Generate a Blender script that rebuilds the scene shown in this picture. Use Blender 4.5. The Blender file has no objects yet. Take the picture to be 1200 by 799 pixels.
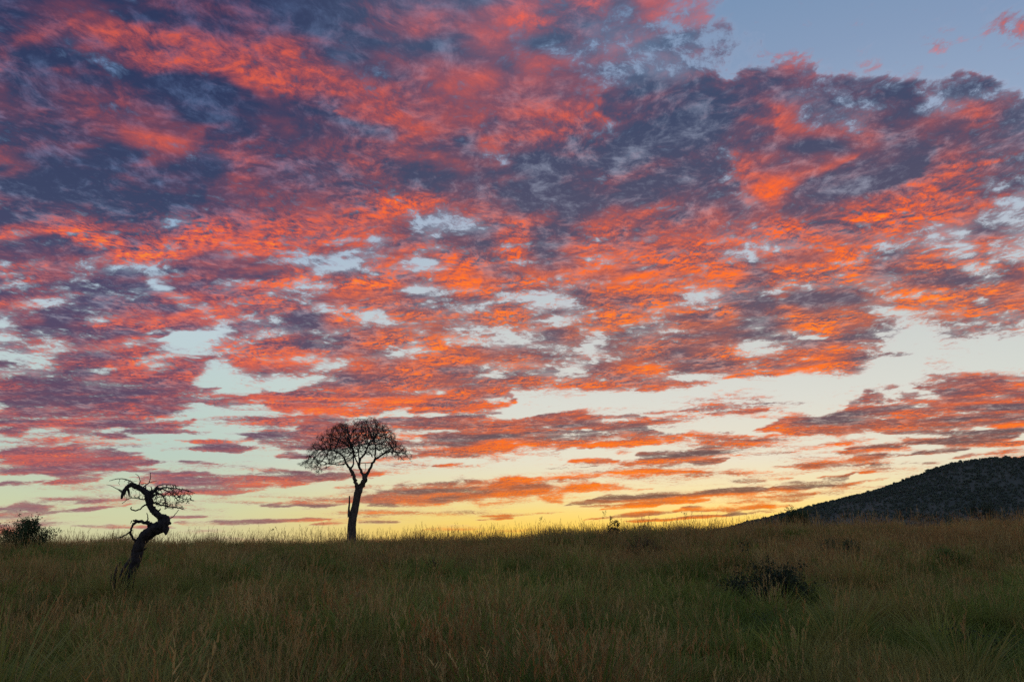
import bpy, math, random
import numpy as np
from mathutils import Vector, Matrix

random.seed(11)
rng = np.random.default_rng(11)
R = math.radians
scene = bpy.context.scene
COL = scene.collection

# ------------------------------------------------------------------ camera, world, sun, exposure
EYE = Vector((0.0, 0.0, 2.2))
PITCH = 14.3
FOC = 942.0 / 1200.0                      # focal length in picture widths
cam_d = bpy.data.cameras.new("camera")
cam_d.sensor_width = 36.0
cam_d.lens = 36.0 * FOC
cam_d.clip_start = 0.05
cam_d.clip_end = 200000.0
cam = bpy.data.objects.new("camera", cam_d)
cam.location = EYE
cam.rotation_euler = (R(90 + PITCH), 0, 0)
COL.objects.link(cam)
scene.camera = cam

scene.view_settings.view_transform = 'Standard'
scene.view_settings.look = 'None'
scene.view_settings.exposure = 0.0
scene.view_settings.gamma = 1.0
scene.view_settings.use_curve_mapping = False

SUN_AZ, SUN_EL = 15.0, 1.0                # degrees right of straight ahead (+Y), above the horizon


def lin(c):
    out = []
    for v in c[:3]:
        v = v / 255.0
        out.append(v / 12.92 if v <= 0.04045 else ((v + 0.055) / 1.055) ** 2.4)
    return (*out, 1.0)


class NT:
    """small wrapper that makes node graphs short to write"""
    def __init__(s, tree):
        s.t = tree
        tree.nodes.clear()

    def n(s, kind, **kw):
        nd = s.t.nodes.new(kind)
        for k, v in kw.items():
            if k == 'i':
                for key, val in v.items():
                    if hasattr(val, 'is_linked') or isinstance(val, bpy.types.NodeSocket):
                        s.t.links.new(val, nd.inputs[key])
                    else:
                        nd.inputs[key].default_value = val
            else:
                setattr(nd, k, v)
        return nd

    def m(s, op, a, b=0.0, c=0.0, clamp=False):
        nd = s.n('ShaderNodeMath', operation=op, use_clamp=clamp)
        for i, v in enumerate((a, b, c)):
            if isinstance(v, bpy.types.NodeSocket):
                s.t.links.new(v, nd.inputs[i])
            else:
                nd.inputs[i].default_value = v
        return nd.outputs[0]

    def v(s, op, a, b=(0, 0, 0), scale=None):
        nd = s.n('ShaderNodeVectorMath', operation=op)
        for i, v in enumerate((a, b)):
            if isinstance(v, bpy.types.NodeSocket):
                s.t.links.new(v, nd.inputs[i])
            else:
                nd.inputs[i].default_value = v
        if scale is not None:
            nd.inputs['Scale'].default_value = scale
        return nd.outputs['Value'] if op in ('DOT_PRODUCT', 'LENGTH') else nd.outputs[0]

    def smooth(s, x, lo, hi, a=0.0, b=1.0, kind='SMOOTHSTEP'):
        nd = s.n('ShaderNodeMapRange', interpolation_type=kind, clamp=True) if kind != 'LINEAR' else s.n('ShaderNodeMapRange', clamp=True)
        nd.inputs['Value'].default_value = 0
        s.t.links.new(x, nd.inputs['Value'])
        nd.inputs['From Min'].default_value = lo
        nd.inputs['From Max'].default_value = hi
        nd.inputs['To Min'].default_value = a
        nd.inputs['To Max'].default_value = b
        return nd.outputs['Result']

    def mix(s, f, a, b, blend='MIX'):
        nd = s.n('ShaderNodeMix', data_type='RGBA', blend_type=blend)
        for key, v in ((0, f), (6, a), (7, b)):
            if isinstance(v, bpy.types.NodeSocket):
                s.t.links.new(v, nd.inputs[key])
            else:
                nd.inputs[key].default_value = v
        return nd.outputs[2]

    def noise(s, vec, scale, detail=4.0, rough=0.55, lac=2.0, dist=0.0, dims='3D'):
        nd = s.n('ShaderNodeTexNoise', noise_dimensions=dims)
        s.t.links.new(vec, nd.inputs['Vector'])
        nd.inputs['Scale'].default_value = scale
        nd.inputs['Detail'].default_value = detail
        nd.inputs['Roughness'].default_value = rough
        nd.inputs['Lacunarity'].default_value = lac
        nd.inputs['Distortion'].default_value = dist
        return nd

    def ramp(s, f, stops, interp='LINEAR'):
        nd = s.n('ShaderNodeValToRGB')
        cr = nd.color_ramp
        cr.interpolation = interp
        while len(cr.elements) > 1:
            cr.elements.remove(cr.elements[-1])
        cr.elements[0].position = stops[0][0]
        cr.elements[0].color = lin(stops[0][1])
        for p, c in stops[1:]:
            e = cr.elements.new(p)
            e.color = lin(c)
        s.t.links.new(f, nd.inputs[0])
        return nd.outputs[0]


def sky_blend(N, direc, away, toward):
    """colour that changes with elevation and with nearness to the sunrise azimuth"""
    sep = N.n('ShaderNodeSeparateXYZ', i={0: direc})
    z = N.m('MAXIMUM', sep.outputs[2], 0.0)
    flat = N.v('NORMALIZE', N.v('MULTIPLY', direc, (1, 1, 0)))
    d = N.v('DOT_PRODUCT', flat, (math.sin(R(SUN_AZ)), math.cos(R(SUN_AZ)), 0))
    f = N.smooth(d, 0.78, 0.999)
    return N.mix(f, N.ramp(z, away), N.ramp(z, toward)), f, z


world = bpy.data.worlds.new("World")
scene.world = world
world.use_nodes = True
W = NT(world.node_tree)
tc = W.n('ShaderNodeTexCoord')
dirw = W.v('NORMALIZE', tc.outputs['Generated'])
clear_col, _, _ = sky_blend(W, dirw,
    [(0.0, (210, 206, 160)), (.04, (204, 211, 172)), (.10, (188, 207, 194)), (.18, (192, 212, 208)), (.25, (192, 210, 218)),
     (.35, (160, 188, 212)), (.44, (124, 154, 194)), (.6, (108, 138, 182)), (1.0, (158, 182, 212))],
    [(0.0, (253, 200, 60)), (.018, (252, 208, 84)), (.038, (248, 218, 124)), (.065, (240, 226, 176)), (.10, (232, 226, 204)), (.17, (220, 221, 212)), (.25, (206, 211, 208)),
     (.35, (184, 197, 210)), (.44, (158, 176, 202)), (.53, (136, 158, 190)), (.62, (116, 146, 182)), (1.0, (158, 182, 212))])  # zenith, out of view, brightened as fill light for the ground
nish = W.n('ShaderNodeTexSky', sky_type='NISHITA', sun_disc=False)
nish.sun_elevation = R(SUN_EL)
nish.sun_rotation = R(SUN_AZ)
nish.altitude = 1500
bg1 = W.n('ShaderNodeBackground', i={'Color': nish.outputs[0], 'Strength': 0.009})
bg2 = W.n('ShaderNodeBackground', i={'Color': clear_col, 'Strength': 0.95})
add = W.n('ShaderNodeAddShader')
W.t.links.new(bg1.outputs[0], add.inputs[0])
W.t.links.new(bg2.outputs[0], add.inputs[1])
wo = W.n('ShaderNodeOutputWorld')
W.t.links.new(add.outputs[0], wo.inputs['Surface'])
world.cycles.sampling_method = 'MANUAL'
world.cycles.sample_map_resolution = 512

sun_d = bpy.data.lights.new("sun", 'SUN')
sun_d.energy = 0.35
sun_d.angle = R(8)
sun_d.color = (1.0, 0.62, 0.32)
sun = bpy.data.objects.new("sun", sun_d)
sv = Vector((math.sin(R(SUN_AZ)) * math.cos(R(2.5)), math.cos(R(SUN_AZ)) * math.cos(R(2.5)), math.sin(R(2.5))))
sun.rotation_euler = sv.to_track_quat('Z', 'Y').to_euler()
COL.objects.link(sun)

scene.cycles.max_bounces = 4
scene.cycles.diffuse_bounces = 2
scene.cycles.glossy_bounces = 1
scene.cycles.transmission_bounces = 2
scene.cycles.transparent_max_bounces = 6
scene.cycles.volume_bounces = 0
scene.cycles.use_denoising = False
scene.cycles.sample_clamp_indirect = 4.0


# ------------------------------------------------------------------ helpers
def tag(o, label=None, cat=None, group=None, kind=None):
    if label: o['label'] = label
    if cat: o['category'] = cat
    if group: o['group'] = group
    if kind: o['kind'] = kind
    return o


def mesh_np(name, verts, faces, mat, smooth=False, link=True, parent=None, loc=None):
    """verts (n,3); faces: list of int arrays, each (k,3) or (k,4)"""
    me = bpy.data.meshes.new(name)
    verts = np.asarray(verts, dtype=np.float32)
    faces = [np.asarray(f, dtype=np.int32) for f in faces if len(f)]
    me.vertices.add(len(verts))
    me.vertices.foreach_set('co', verts.ravel())
    loops = np.concatenate([f.ravel() for f in faces])
    counts = np.concatenate([np.full(len(f), f.shape[1], dtype=np.int32) for f in faces])
    starts = np.concatenate([[0], np.cumsum(counts)[:-1]]).astype(np.int32)
    me.loops.add(len(loops))
    me.loops.foreach_set('vertex_index', loops)
    me.polygons.add(len(counts))
    me.polygons.foreach_set('loop_start', starts)
    me.polygons.foreach_set('loop_total', counts)
    me.polygons.foreach_set('use_smooth', np.full(len(counts), smooth, dtype=bool))
    me.update(calc_edges=True)
    if mat: me.materials.append(mat)
    o = bpy.data.objects.new(name, me)
    if link: COL.objects.link(o)
    if parent: o.parent = parent
    if loc is not None: o.location = loc
    return o


def empty(name, loc, label, cat, group=None):
    o = bpy.data.objects.new(name, None)
    o.empty_display_size = 0.2
    o.location = loc
    COL.objects.link(o)
    return tag(o, label, cat, group)


def hash2(ix, iy, seed):
    h = (ix.astype(np.int64) * 374761393 + iy.astype(np.int64) * 668265263 + seed * 2147483647) & 0xFFFFFFFF
    h = ((h ^ (h >> 13)) * 1274126177) & 0xFFFFFFFF
    return ((h ^ (h >> 16)) & 0xFFFF) / 65535.0


def vnoise(x, y, seed=0):
    x0, y0 = np.floor(x), np.floor(y)
    fx, fy = x - x0, y - y0
    fx, fy = fx * fx * (3 - 2 * fx), fy * fy * (3 - 2 * fy)
    a, b = hash2(x0, y0, seed), hash2(x0 + 1, y0, seed)
    c, d = hash2(x0, y0 + 1, seed), hash2(x0 + 1, y0 + 1, seed)
    return (a * (1 - fx) + b * fx) * (1 - fy) + (c * (1 - fx) + d * fx) * fy


def fbm(x, y, oct=4, seed=0):
    s, a, t = 0, 0.5, 0
    for k in range(oct):
        s = s + a * vnoise(x * 2 ** k + 17.3 * k, y * 2 ** k - 9.1 * k, seed + k)
        t += a
        a *= 0.5
    return s / t


def sstep(x, lo, hi):
    t = np.clip((x - lo) / (hi - lo), 0, 1)
    return t * t * (3 - 2 * t)


# ------------------------------------------------------------------ cloud deck
# A curved cloud sheet some kilometres up.  SKY_CHART is a weather chart of the part of the sky above the rise, on a
# tangent-plane map centred on azimuth 0, elevation 14.3 degrees: each number is a kind of cloud.
KIND_NAMES = ['clear', 'veil', 'wisp', 'thin grey', 'grey', 'slate', 'mauve', 'red', 'orange', 'bright orange', 'thin pink']
KINDS = [
    (-0.25, 0.5),
    (0.22, 0.45),
    (0.52, 0.3),
    (0.55, 0.1),
    (0.78, 0.02),
    (1.05, -0.1),
    (0.98, 0.2),
    (0.95, 0.43),
    (0.95, 0.72),
    (1.0, 1.02),
    (0.5, 0.62),
]
CHART_HIGH = [      # 1.8 x 1.2 degree cells
    [5, 6, 7, 6, 5, 5, 6, 5, 5, 4, 4, 6, 5, 4, 6, 6, 7, 6, 5, 6, 7, 4, 7, 8, 4, 8, 10, 10, 1, 0, 0, 0, 0, 0, 0, 0, 0, 0, 1, 1],
    [4, 7, 7, 8, 8, 6, 6, 6, 6, 7, 4, 5, 5, 6, 6, 7, 8, 7, 7, 8, 8, 6, 4, 4, 3, 4, 3, 10, 3, 0, 0, 0, 0, 0, 0, 0, 1, 0, 1, 10],
    [6, 6, 4, 4, 5, 8, 8, 8, 7, 7, 8, 8, 6, 4, 5, 4, 5, 5, 8, 7, 2, 4, 7, 10, 10, 3, 4, 4, 3, 3, 0, 0, 0, 1, 0, 1, 10, 0, 10, 8],
    [7, 5, 5, 2, 4, 7, 8, 8, 7, 8, 8, 8, 7, 2, 6, 7, 6, 6, 6, 6, 7, 6, 4, 7, 10, 1, 1, 1, 1, 1, 10, 10, 0, 0, 0, 0, 0, 0, 0, 3],
    [5, 6, 8, 6, 6, 6, 5, 4, 5, 8, 8, 8, 8, 7, 2, 6, 6, 6, 8, 6, 8, 7, 7, 3, 3, 3, 4, 4, 1, 5, 5, 4, 4, 4, 3, 4, 3, 4, 4, 1],
    [5, 5, 6, 7, 6, 7, 6, 4, 4, 5, 6, 7, 4, 7, 8, 6, 8, 8, 8, 8, 8, 7, 7, 8, 4, 4, 5, 5, 5, 5, 4, 3, 4, 4, 4, 5, 3, 4, 3, 3],
    [6, 5, 5, 6, 6, 4, 7, 6, 6, 5, 5, 5, 5, 2, 7, 8, 9, 8, 8, 7, 8, 6, 8, 7, 4, 4, 5, 4, 5, 8, 8, 2, 2, 10, 2, 5, 2, 10, 7, 4],
    [7, 7, 6, 8, 6, 7, 6, 8, 8, 7, 6, 6, 5, 5, 5, 7, 8, 6, 8, 4, 6, 8, 5, 2, 4, 7, 6, 4, 7, 8, 8, 8, 8, 2, 6, 6, 6, 5, 8, 4],
    [6, 7, 6, 8, 6, 8, 8, 4, 7, 7, 7, 6, 5, 6, 8, 8, 5, 6, 4, 7, 6, 5, 6, 2, 3, 4, 2, 4, 2, 6, 6, 5, 5, 8, 7, 5, 6, 7, 6, 4],
    [8, 7, 5, 8, 4, 7, 7, 4, 4, 7, 4, 6, 6, 6, 8, 5, 6, 8, 4, 2, 4, 5, 6, 7, 2, 4, 4, 3, 2, 8, 8, 8, 7, 6, 5, 5, 7, 8, 6, 4],
    [6, 5, 5, 4, 6, 2, 4, 6, 5, 8, 7, 6, 4, 6, 6, 6, 6, 5, 6, 2, 2, 3, 5, 2, 4, 5, 7, 6, 2, 9, 9, 6, 6, 6, 6, 7, 8, 5, 7, 4],
    [6, 5, 5, 6, 6, 4, 6, 6, 6, 7, 8, 6, 7, 7, 6, 9, 9, 8, 6, 6, 6, 8, 5, 7, 4, 5, 7, 6, 2, 7, 6, 8, 6, 6, 6, 7, 8, 8, 8, 2],
    [5, 6, 6, 7, 5, 6, 3, 6, 7, 8, 6, 7, 8, 6, 8, 8, 3, 2, 8, 7, 7, 7, 5, 8, 6, 6, 6, 8, 4, 7, 7, 6, 6, 8, 9, 9, 8, 7, 3, 2],
    [8, 8, 8, 8, 7, 6, 6, 8, 8, 6, 8, 8, 7, 2, 3, 6, 2, 3, 2, 7, 8, 6, 5, 7, 7, 7, 7, 7, 2, 2, 8, 8, 7, 6, 8, 7, 2, 2, 7, 2],
    [6, 5, 5, 8, 8, 9, 9, 9, 8, 9, 9, 2, 2, 2, 3, 6, 7, 6, 5, 8, 8, 5, 8, 8, 8, 9, 7, 7, 2, 2, 2, 8, 8, 6, 2, 2, 7, 2, 8, 2],
    [6, 5, 4, 7, 4, 2, 2, 6, 5, 6, 6, 8, 2, 3, 7, 8, 2, 8, 6, 8, 8, 6, 7, 2, 4, 7, 8, 9, 9, 4, 7, 2, 7, 2, 6, 7, 8, 7, 2, 6],
    [6, 3, 4, 4, 4, 4, 2, 5, 6, 7, 8, 8, 2, 6, 8, 7, 4, 8, 8, 6, 7, 8, 6, 6, 9, 9, 8, 2, 7, 6, 8, 7, 7, 8, 7, 7, 6, 5, 8, 8],
    [7, 10, 2, 4, 5, 5, 4, 10, 7, 7, 7, 6, 3, 8, 7, 7, 2, 2, 2, 7, 2, 2, 6, 8, 6, 8, 3, 2, 5, 6, 7, 6, 6, 5, 2, 8, 8, 8, 2, 8],
    [2, 7, 6, 5, 8, 8, 8, 7, 10, 10, 10, 4, 4, 8, 2, 8, 7, 7, 7, 8, 6, 7, 2, 8, 8, 3, 7, 6, 9, 5, 6, 9, 8, 8, 3, 2, 7, 8, 8, 3],
    [2, 6, 3, 6, 6, 8, 10, 2, 2, 6, 2, 4, 5, 5, 7, 7, 7, 8, 2, 3, 2, 4, 7, 2, 6, 2, 2, 7, 6, 4, 6, 7, 9, 6, 5, 1, 4, 5, 5, 3],
    [3, 10, 2, 6, 6, 8, 10, 2, 8, 8, 7, 8, 5, 6, 6, 2, 2, 8, 8, 6, 6, 7, 7, 2, 6, 7, 5, 6, 8, 2, 7, 7, 8, 7, 1, 0, 1, 1, 0, 0],
    [2, 2, 6, 6, 7, 8, 8, 8, 0, 7, 8, 8, 10, 7, 8, 6, 8, 6, 7, 2, 7, 6, 3, 6, 8, 9, 6, 6, 6, 8, 8, 9, 8, 4, 0, 0, 0, 0, 0, 0],
    [2, 6, 6, 7, 6, 6, 7, 7, 0, 10, 0, 1, 2, 2, 6, 7, 7, 7, 7, 2, 6, 10, 2, 7, 7, 8, 0, 0, 0, 0, 0, 0, 0, 0, 0, 0, 10, 6, 6, 8],
    [0] * 40,
]
# long streaks and edges: start, end (chart units), thickness, kind
STREAKS = [
    # broad masses
    (-30, 78, 135, 112, 60, 5), (-30, 145, 150, 190, 66, 6), (-20, 235, 250, 215, 62, 5), (60, 215, 200, 205, 30, 5), (120, -5, 520, 8, 44, 6), (290, 0, 430, 18, 30, 5),
    (230, 165, 600, 190, 62, 6), (330, 168, 610, 212, 50, 6), (450, 190, 600, 205, 30, 5), (140, 95, 320, 132, 44, 5), (240, 245, 450, 232, 40, 7), (580, 205, 870, 215, 84, 5), (620, 225, 760, 225, 30, 5),
    (700, 135, 910, 140, 60, 5), (10, 340, 210, 346, 52, 4), (190, 312, 345, 314, 34, 6), (-20, 302, 120, 298, 36, 6), (-20, 460, 210, 462, 36, 5), (910, 245, 1095, 185, 52, 5),
    (1140, 150, 1230, 200, 44, 4), (930, 120, 1060, 120, 30, 4), (80, 25, 340, 88, 44, 8), (280, 78, 500, 122, 44, 7), (430, 112, 705, 132, 66, 8), (640, 300, 880, 305, 66, 8), (760, 270, 900, 262, 50, 7),
    (1080, 240, 1150, 220, 50, 8), (880, 290, 1040, 300, 40, 8), (200, 292, 480, 268, 26, 8), (60, 360, 110, 400, 30, 5), (120, 400, 200, 395, 22, 6),
    (-60, 484, 225, 488, 40, 7), (-50, 468, 210, 464, 24, 5), (-60, 539, 190, 540, 30, 7), (990, 482, 1290, 476, 60, 7), (890, 502, 1120, 494, 24, 7), (400, 509, 770, 505, 36, 7),
    (300, 472, 610, 470, 36, 7), (160, 563, 440, 560, 15, 7), (420, 583, 700, 572, 22, 8), (-60, 600, 90, 596, 16, 6), (300, 512, 430, 512, 30, 6),
    (680, 38, 870, 55, 44, 3), (720, 66, 900, 84, 34, 3), (800, 50, 900, 40, 20, 3), (960, 82, 1130, 76, 16, 1), (640, 60, 740, 90, 30, 3), (1150, 56, 1240, 66, 34, 0), (1165, 42, 1230, 36, 18, 10),
    (700, 596, 830, 586, 4, 9), (840, 590, 960, 583, 5, 9), (720, 611, 860, 603, 4, 9), (640, 576, 760, 571, 4, 9), (560, 605, 640, 601, 3, 9), (870, 601, 925, 598, 4, 9),
    # high sky
    (75, 18, 240, 45, 26, 8), (150, 50, 300, 82, 30, 8), (170, 92, 300, 112, 30, 5), (290, 118, 470, 155, 34, 5),
    (400, 130, 560, 140, 22, 8), (0, 262, 70, 272, 14, 8), (50, 268, 180, 294, 12, 9), (150, 292, 260, 283, 14, 9), (245, 284, 340, 285, 12, 9),
    (395, 257, 480, 240, 12, 8), (445, 236, 530, 238, 16, 9), (530, 245, 600, 250, 10, 8), (375, 325, 460, 318, 10, 6), (390, 334, 470, 324, 6, 9),
    (925, 228, 1000, 200, 24, 5), (990, 202, 1100, 168, 22, 5), (1040, 218, 1180, 182, 9, 8), (985, 258, 1058, 247, 7, 9), (895, 200, 1000, 184, 14, 8),
    (1000, 270, 1190, 225, 14, 7), (960, 245, 1060, 215, 18, 6), (880, 215, 912, 222, 16, 9),
    (800, 98, 850, 100, 14, 5), (850, 98, 912, 96, 22, 5), (935, 98, 990, 100, 14, 4), (1000, 96, 1060, 100, 18, 4), (1110, 88, 1150, 92, 14, 4),
    (10, 410, 60, 440, 16, 3), (100, 320, 190, 345, 22, 5), (110, 358, 180, 352, 12, 5), (115, 372, 235, 366, 12, 8), (60, 378, 110, 374, 8, 5),
    (122, 428, 190, 432, 7, 8), (185, 432, 250, 418, 7, 8), (190, 395, 250, 393, 8, 0), (330, 393, 480, 380, 7, 4), (300, 426, 385, 414, 14, 8),
    (470, 435, 565, 416, 14, 8), (345, 457, 500, 444, 7, 6), (360, 465, 560, 448, 8, 8), (540, 450, 620, 446, 8, 7),
    (600, 387, 690, 377, 4, 2), (600, 378, 660, 372, 4, 3), (480, 400, 560, 398, 5, 2), (880, 352, 915, 362, 10, 5), (920, 356, 1010, 350, 13, 5), (1040, 362, 1115, 348, 9, 9),
    (1100, 336, 1200, 312, 15, 5), (1090, 387, 1195, 380, 15, 4), (955, 386, 985, 386, 10, 9), (1020, 382, 1050, 382, 8, 4), (1145, 340, 1170, 342, 10, 9),
    (925, 402, 1000, 395, 6, 6), (985, 395, 1055, 392, 6, 4), (930, 394, 980, 395, 3, 1), (740, 456, 860, 441, 8, 8), (850, 441, 992, 424, 8, 9),
    (900, 430, 985, 422, 6, 6), (930, 419, 992, 415, 5, 8), (995, 421, 1075, 415, 6, 4), (600, 440, 720, 452, 10, 7),
    # left, low
    (-10, 452, 260, 456, 16, 6), (-10, 462, 190, 470, 14, 5), (150, 466, 330, 470, 14, 7), (-10, 478, 180, 480, 16, 6), (50, 489, 212, 485, 7, 8), (-10, 496, 235, 499, 8, 6),
    (75, 498, 190, 499, 4, 5), (-10, 508, 150, 511, 11, 7), (130, 504, 310, 510, 6, 5), (200, 519, 310, 513, 7, 8), (195, 529, 345, 521, 8, 6), (240, 524, 310, 526, 6, 5),
    (-10, 534, 175, 538, 22, 7), (20, 527, 175, 531, 4, 6), (90, 547, 158, 547, 5, 5), (-10, 553, 190, 550, 11, 7), (180, 540, 272, 544, 4, 6), (275, 541, 298, 541, 4, 4),
    (-10, 568, 60, 564, 8, 6), (50, 568, 130, 561, 5, 7), (165, 564, 420, 558, 13, 7), (170, 556, 320, 556, 4, 5), (200, 568, 300, 568, 4, 8), (185, 579, 310, 573, 8, 7), (80, 580, 108, 581, 3, 10),
    (95, 589, 150, 586, 5, 6), (-20, 598, 75, 594, 14, 4), (0, 593, 60, 594, 6, 6), (40, 604, 155, 591, 4, 6), (190, 606, 248, 604, 3, 6), (200, 613, 330, 610, 7, 6), (85, 616, 210, 618, 6, 6),
    # behind the tall tree
    (280, 468, 510, 476, 26, 8), (300, 463, 480, 464, 5, 6), (350, 480, 430, 482, 6, 9), (420, 479, 600, 460, 20, 8), (500, 474, 590, 463, 7, 6), (490, 485, 545, 480, 6, 7),
    (290, 509, 345, 507, 12, 4), (300, 520, 380, 521, 10, 4), (330, 506, 450, 505, 20, 6), (420, 503, 605, 502, 22, 7), (470, 500, 600, 498, 5, 6), (500, 512, 620, 512, 8, 5),
    (440, 538, 570, 526, 10, 8), (540, 526, 625, 518, 10, 9), (470, 522, 500, 521, 4, 2), (315, 537, 368, 535, 7, 6), (468, 551, 505, 548, 4, 10), (510, 546, 545, 542, 3, 8),
    (425, 556, 450, 555, 5, 8), (280, 565, 410, 561, 12, 7), (300, 558, 350, 557, 4, 4), (300, 592, 425, 586, 7, 7), (320, 594, 400, 591, 3, 5), (395, 591, 480, 580, 12, 7),
    (430, 583, 610, 572, 22, 8), (470, 578, 560, 571, 5, 5), (500, 586, 580, 577, 4, 6), (425, 593, 465, 593, 7, 7), (580, 574, 700, 569, 18, 8), (600, 571, 660, 570, 4, 6), (600, 564, 722, 556, 5, 9),
    (650, 572, 755, 567, 6, 9), (300, 612, 390, 607, 5, 7), (370, 614, 412, 613, 4, 6), (418, 612, 468, 611, 4, 6), (558, 610, 602, 606, 3, 8), (400, 600, 440, 599, 3, 10),
    # centre and right, low
    (590, 497, 762, 492, 13, 7), (610, 490, 680, 488, 4, 5), (690, 490, 758, 489, 5, 4), (590, 508, 800, 508, 18, 7), (600, 506, 700, 505, 5, 5), (590, 516, 700, 515, 7, 6), (690, 523, 885, 508, 11, 9),
    (730, 506, 800, 507, 4, 5), (800, 510, 912, 514, 10, 8), (845, 505, 862, 505, 4, 5), (805, 481, 905, 477, 8, 6), (830, 484, 900, 480, 6, 7), (890, 475, 952, 470, 6, 4),
    (955, 475, 993, 475, 6, 8), (898, 486, 955, 485, 5, 10), (850, 463, 870, 463, 4, 10), (878, 503, 906, 502, 5, 8), (725, 543, 860, 538, 9, 6), (750, 541, 830, 536, 3, 8), (750, 533, 850, 530, 8, 5), (820, 525, 853, 524, 3, 6),
    (835, 534, 902, 526, 5, 6), (662, 540, 732, 539, 5, 8), (628, 550, 700, 546, 3, 6), (702, 553, 772, 550, 5, 9), (770, 552, 832, 552, 3, 9), (783, 557, 905, 553, 6, 8), (850, 550, 930, 547, 5, 10),
    (845, 565, 892, 564, 6, 4), (662, 591, 745, 581, 7, 6), (690, 585, 815, 580, 7, 6), (700, 583, 790, 579, 4, 5), (780, 582, 905, 573, 8, 7), (820, 578, 900, 572, 4, 5), (895, 573, 1000, 567, 8, 8), (900, 571, 970, 569, 4, 5), (985, 568, 1040, 561, 4, 9),
    (675, 594, 835, 584, 3, 9), (845, 586, 905, 582, 6, 9), (895, 584, 965, 578, 8, 8), (680, 609, 825, 595, 5, 9), (805, 598, 905, 592, 7, 9), (890, 594, 935, 592, 5, 9), (800, 594, 822, 593, 4, 6), (850, 602, 880, 601, 4, 4),
    (618, 602, 657, 600, 3, 10),
    # the bank at the right
    (1070, 456, 1185, 450, 12, 6), (1025, 472, 1080, 463, 8, 6), (1060, 470, 1215, 464, 24, 7), (895, 501, 965, 496, 10, 8), (925, 501, 1110, 488, 22, 7), (1040, 495, 1215, 487, 36, 7),
    (950, 493, 1030, 499, 8, 6), (1040, 484, 1110, 478, 8, 8), (1130, 508, 1215, 506, 7, 5), (1148, 500, 1200, 497, 5, 9), (1160, 470, 1215, 468, 6, 8), (1100, 492, 1130, 491, 4, 5), (1150, 478, 1215, 480, 5, 5), (1170, 463, 1190, 464, 3, 2),
    (960, 521, 1035, 515, 6, 8), (1060, 520, 1190, 512, 9, 6), (1040, 510, 1110, 512, 3, 1), (985, 530, 1068, 524, 9, 8), (990, 526, 1060, 524, 3, 5), (1050, 529, 1135, 525, 5, 6), (900, 548, 1065, 533, 5, 7),
    (1000, 535, 1080, 531, 3, 6), (898, 512, 925, 512, 4, 10), (898, 519, 952, 519, 5, 10), (910, 530, 940, 529, 3, 7), (940, 528, 978, 526, 4, 10), (918, 550, 1022, 544, 3, 8), (1015, 546, 1097, 541, 4, 7),
    (1108, 536, 1152, 532, 5, 6), (1145, 532, 1215, 529, 5, 7), (1125, 523, 1215, 517, 4, 7), (898, 562, 922, 561, 3, 10), (972, 559, 1000, 552, 3, 4), (998, 554, 1022, 553, 4, 8), (948, 560, 990, 560, 6, 4), (900, 568, 970, 564, 5, 4),
]


def cubic_row(arr, t):
    """smooth (Catmull-Rom softened) sampling weights along axis 0 of arr at float index t"""
    n = arr.shape[0]
    i = np.floor(t).astype(int)
    f = t - i
    w = [(1 - f) ** 3 / 6, (3 * f ** 3 - 6 * f ** 2 + 4) / 6, (-3 * f ** 3 + 3 * f ** 2 + 3 * f + 1) / 6, f ** 3 / 6]
    c = [-.5 * f + f ** 2 - .5 * f ** 3, 1 - 2.5 * f ** 2 + 1.5 * f ** 3, .5 * f + 2 * f ** 2 - 1.5 * f ** 3, -.5 * f ** 2 + .5 * f ** 3]
    w = [0.35 * a + 0.65 * b for a, b in zip(w, c)]
    idx = [np.clip(i + k, 0, n - 1) for k in (-1, 0, 1, 2)]
    return idx, w


def sample2(arr, u, v):
    iu, wu = cubic_row(arr.T, u)
    iv, wv = cubic_row(arr, v)
    s = 0
    for a, wa in zip(iv, wv):
        for b, wb in zip(iu, wu):
            s = s + wa * wb * arr[a, b]
    return s


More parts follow.
